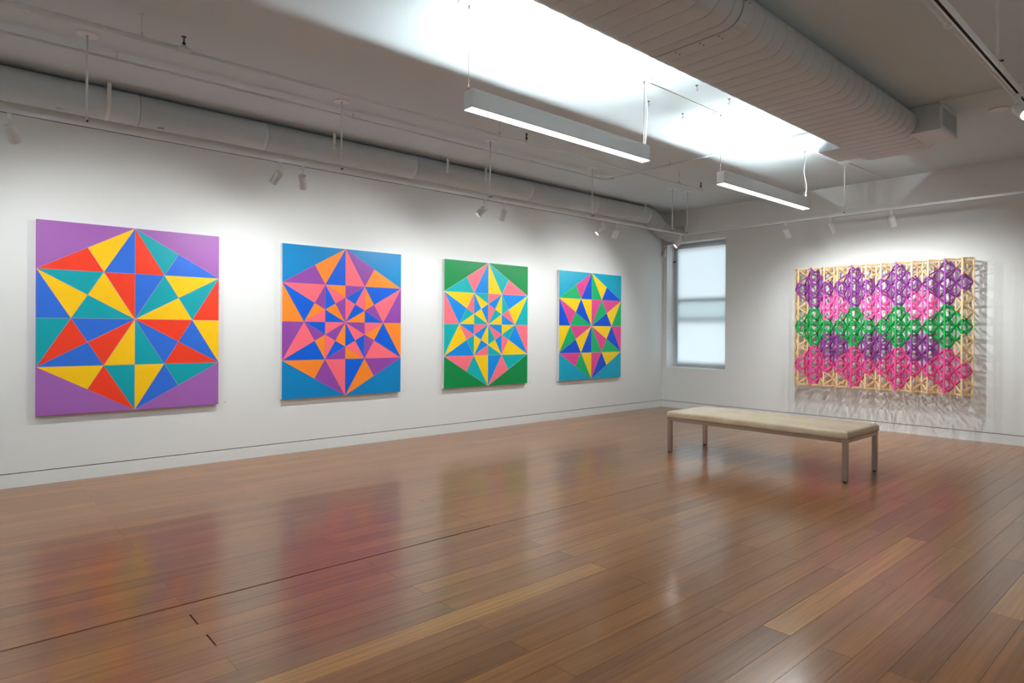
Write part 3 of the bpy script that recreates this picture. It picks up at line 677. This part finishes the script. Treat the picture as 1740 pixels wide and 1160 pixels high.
def color_at(u, v):
    for uc in (3, 9, 15, 21):
        for vc, c in ((1.5, 'purple'), (4.5, 'green'), (7.5, 'magenta')):
            if abs(u-uc)/3+abs(v-vc)/1.5 <= 1.02: return c
    for uc in (6, 12, 18):
        for vc, c in ((3, 'pink'), (6, 'purple')):
            if abs(u-uc)/3+abs(v-vc)/1.5 <= 1.02: return c
    return 'wood'
def xy(u, row):
    return (SXL+u*Hh, YA if u % 2 == 0 else (YB if row == 'B' else YC))
def zv(v): return VT-v*BH
back = {}
def piece(p0, p1, w, t, c, name, isback, up=(0, 0, 1)):
    if isback:
        back.setdefault(c, MB()).bar(p0, p1, w, t, up)
    else:
        mb = MB(); mb.bar(p0, p1, w, t, up); mid = (Vector(p0)+Vector(p1))/2
        mb.build(name, MC[c], sc, loc=mid)
PT = .021
for u in range(25):
    for row in (('A',) if u % 2 == 0 else ('B', 'C')):
        x, y = xy(u, row); cuts = [0]+[k+.5 for k in range(9)]+[9] if u % 2 == 0 else list(range(10))
        z0s = [ZT]+[zv(c) for c in cuts[1:-1]]+[ZB]
        run = []
        for i in range(len(cuts)-1):
            c = color_at(u, (cuts[i]+cuts[i+1])/2)
            if run and run[-1][0] == c: run[-1][2] = z0s[i+1]
            else: run.append([c, z0s[i], z0s[i+1]])
        for c, za, zb in run:
            piece((x, y, za), (x, y, zb), PT, PT, c, {'wood': 'wooden_upright'}.get(c, c+'_upright'), row == 'C', up=(0, 1, 0))
for u in range(24):
    for row in ('B', 'C'):
        for k in range(9):
            ue, uo = (u, u+1) if u % 2 == 0 else (u+1, u)
            for dv in (0, 1):
                v0, v1 = k+.5, k+dv
                x0, y0 = xy(ue, 'A'); x1, y1 = xy(uo, row)
                c = color_at(u+.5, (v0+v1)/2)
                piece((x0, y0, zv(v0)), (x1, y1, zv(v1)), .014, .016, c, {'wood': 'wooden_brace'}.get(c, c+'_brace'), row == 'C')
        for z, v in ((ZT-.009, 0), (ZB+.009, 9)):
            x0, y0 = xy(u, row); x1, y1 = xy(u+1, row)
            piece((x0, y0, z), (x1, y1, z), .018, .018, 'wood', 'frame_rail', row == 'C')
for c, mb in back.items():
    o = mb.build('back_lattice', MC[c], sc, loc=(SXL+12*Hh, YC, 1.6)); o['kind'] = 'stuff'; o['label'] = c+' bars of the rear lattice layer'
for x in (SXL+PER/2, SXL+11.5*PER-PER/2*0):
    for z in (ZT-.25, ZB+.35):
        b = MB(); b.box((x-.02, YC, z-.02), (x+.02, -.0005, z+.02)); b.build('wall_bracket', M_WHITE, sc)

# ------------------------------------------------------------------ bench
BXa, BXb, BYa, BYb = 2.925, 5.045, -4.052, -3.205; RB, RT, CT = .398, .436, .518; LW = .048
bn = thing('bench', ((BXa+BXb)/2, (BYa+BYb)/2, 0), 'long museum bench with tufted beige leather seat and steel legs', 'bench')
for sx in (0, 1):
    for sy in (0, 1):
        x0 = BXa if sx == 0 else BXb-LW; y0 = BYa if sy == 0 else BYb-LW
        b = MB(); b.box((x0, y0, .008), (x0+LW, y0+LW, RT), bev=.0025); lg = b.build('leg', M_BRUSH, bn)
        b = MB(); cx, cy = x0+LW/2, y0+LW/2; b.tube([(cx, cy, 0), (cx, cy, .009)], .020, 14); b.box((x0+.012, y0-.001, .004), (x0+LW-.012, y0+.004, .016)); b.build('foot_glide', M_BLACK, lg)
for (a, c) in (((BXa+LW, BYa, RB), (BXb-LW, BYa+.025, RT)), ((BXa+LW, BYb-.025, RB), (BXb-LW, BYb, RT)), ((BXa, BYa+LW, RB), (BXa+.025, BYb-LW, RT)), ((BXb-.025, BYa+LW, RB), (BXb, BYb-LW, RT))):
    b = MB(); b.box(a, c, bev=.002); b.build('rail', M_BRUSH, bn)
NX, NY = 120, 50; rr = .022; ov = .006
def edge_prof(s, L):   # distance-from-edge rounding
    d = min(s, L-s); return 0 if d >= rr*1.6 else 1-math.sqrt(max(0, 1-((rr*1.6-d)/(rr*1.6))**2))
b = MB(); Lx = BXb-BXa+2*ov; Ly = BYb-BYa+2*ov; rows = []
us = [Lx*(.5-.5*math.cos(math.pi*i/NX)) if False else Lx*i/NX for i in range(NX+1)]
us = sorted(set([0, .004, .01, .018, .027]+us[2:-2]+[Lx-.027, Lx-.018, Lx-.01, Lx-.004, Lx])); vs = [Ly*i/NY for i in range(NY+1)]; vs = sorted(set([0, .004, .01]+vs[1:-1]+[Ly-.01, Ly-.004, Ly]))
tx, ty = Lx/9, Ly/4
for v in vs:
    r = []
    for u in us:
        e = max(edge_prof(u, Lx), edge_prof(v, Ly)); z = CT-rr*1.0*e
        # tufting: shallow seams and dimples
        du = abs((u/tx) % 1-.5)*2; dv = abs((v/ty) % 1-.5)*2       # 1 at seams
        su = max(0, 1-(1-du)*tx/2/.008); sv = max(0, 1-(1-dv)*ty/2/.008)
        inner = min(1, min(u, Lx-u)/.05)*min(1, min(v, Ly-v)/.05)
        dd = math.hypot((1-du)*tx/2, (1-dv)*ty/2)
        z -= inner*(0.0026*max(su, sv)+.0040*math.exp(-(dd/.028)**2)); z += inner*.0008*(1-du**4)*(1-dv**4)
        r.append((BXa-ov+u, BYa-ov+v, z))
    rows.append(r)
b.loft(rows, False, (False, False))
per = [(u, 0) for u in us]+[(Lx, v) for v in vs[1:]]+[(u, Ly) for u in us[::-1][1:]]+[(0, v) for v in vs[::-1][1:-1]]
def side(u, v, k):
    z = [CT-rr, CT-rr-.02, RT+.014, RT+.004, RT+.001][k]; ins = [0, -.003, -.002, .003, .010][k]
    x = BXa-ov+u; y = BYa-ov+v
    x += ins if u <= 0 else (-ins if u >= Lx else 0); y += ins if v <= 0 else (-ins if v >= Ly else 0)
    return (x, y, z)
b.loft([[side(u, v, k) for u, v in per] for k in range(5)][::-1], True, (True, False))
b.build('seat_cushion', M_LEATHER, bn)
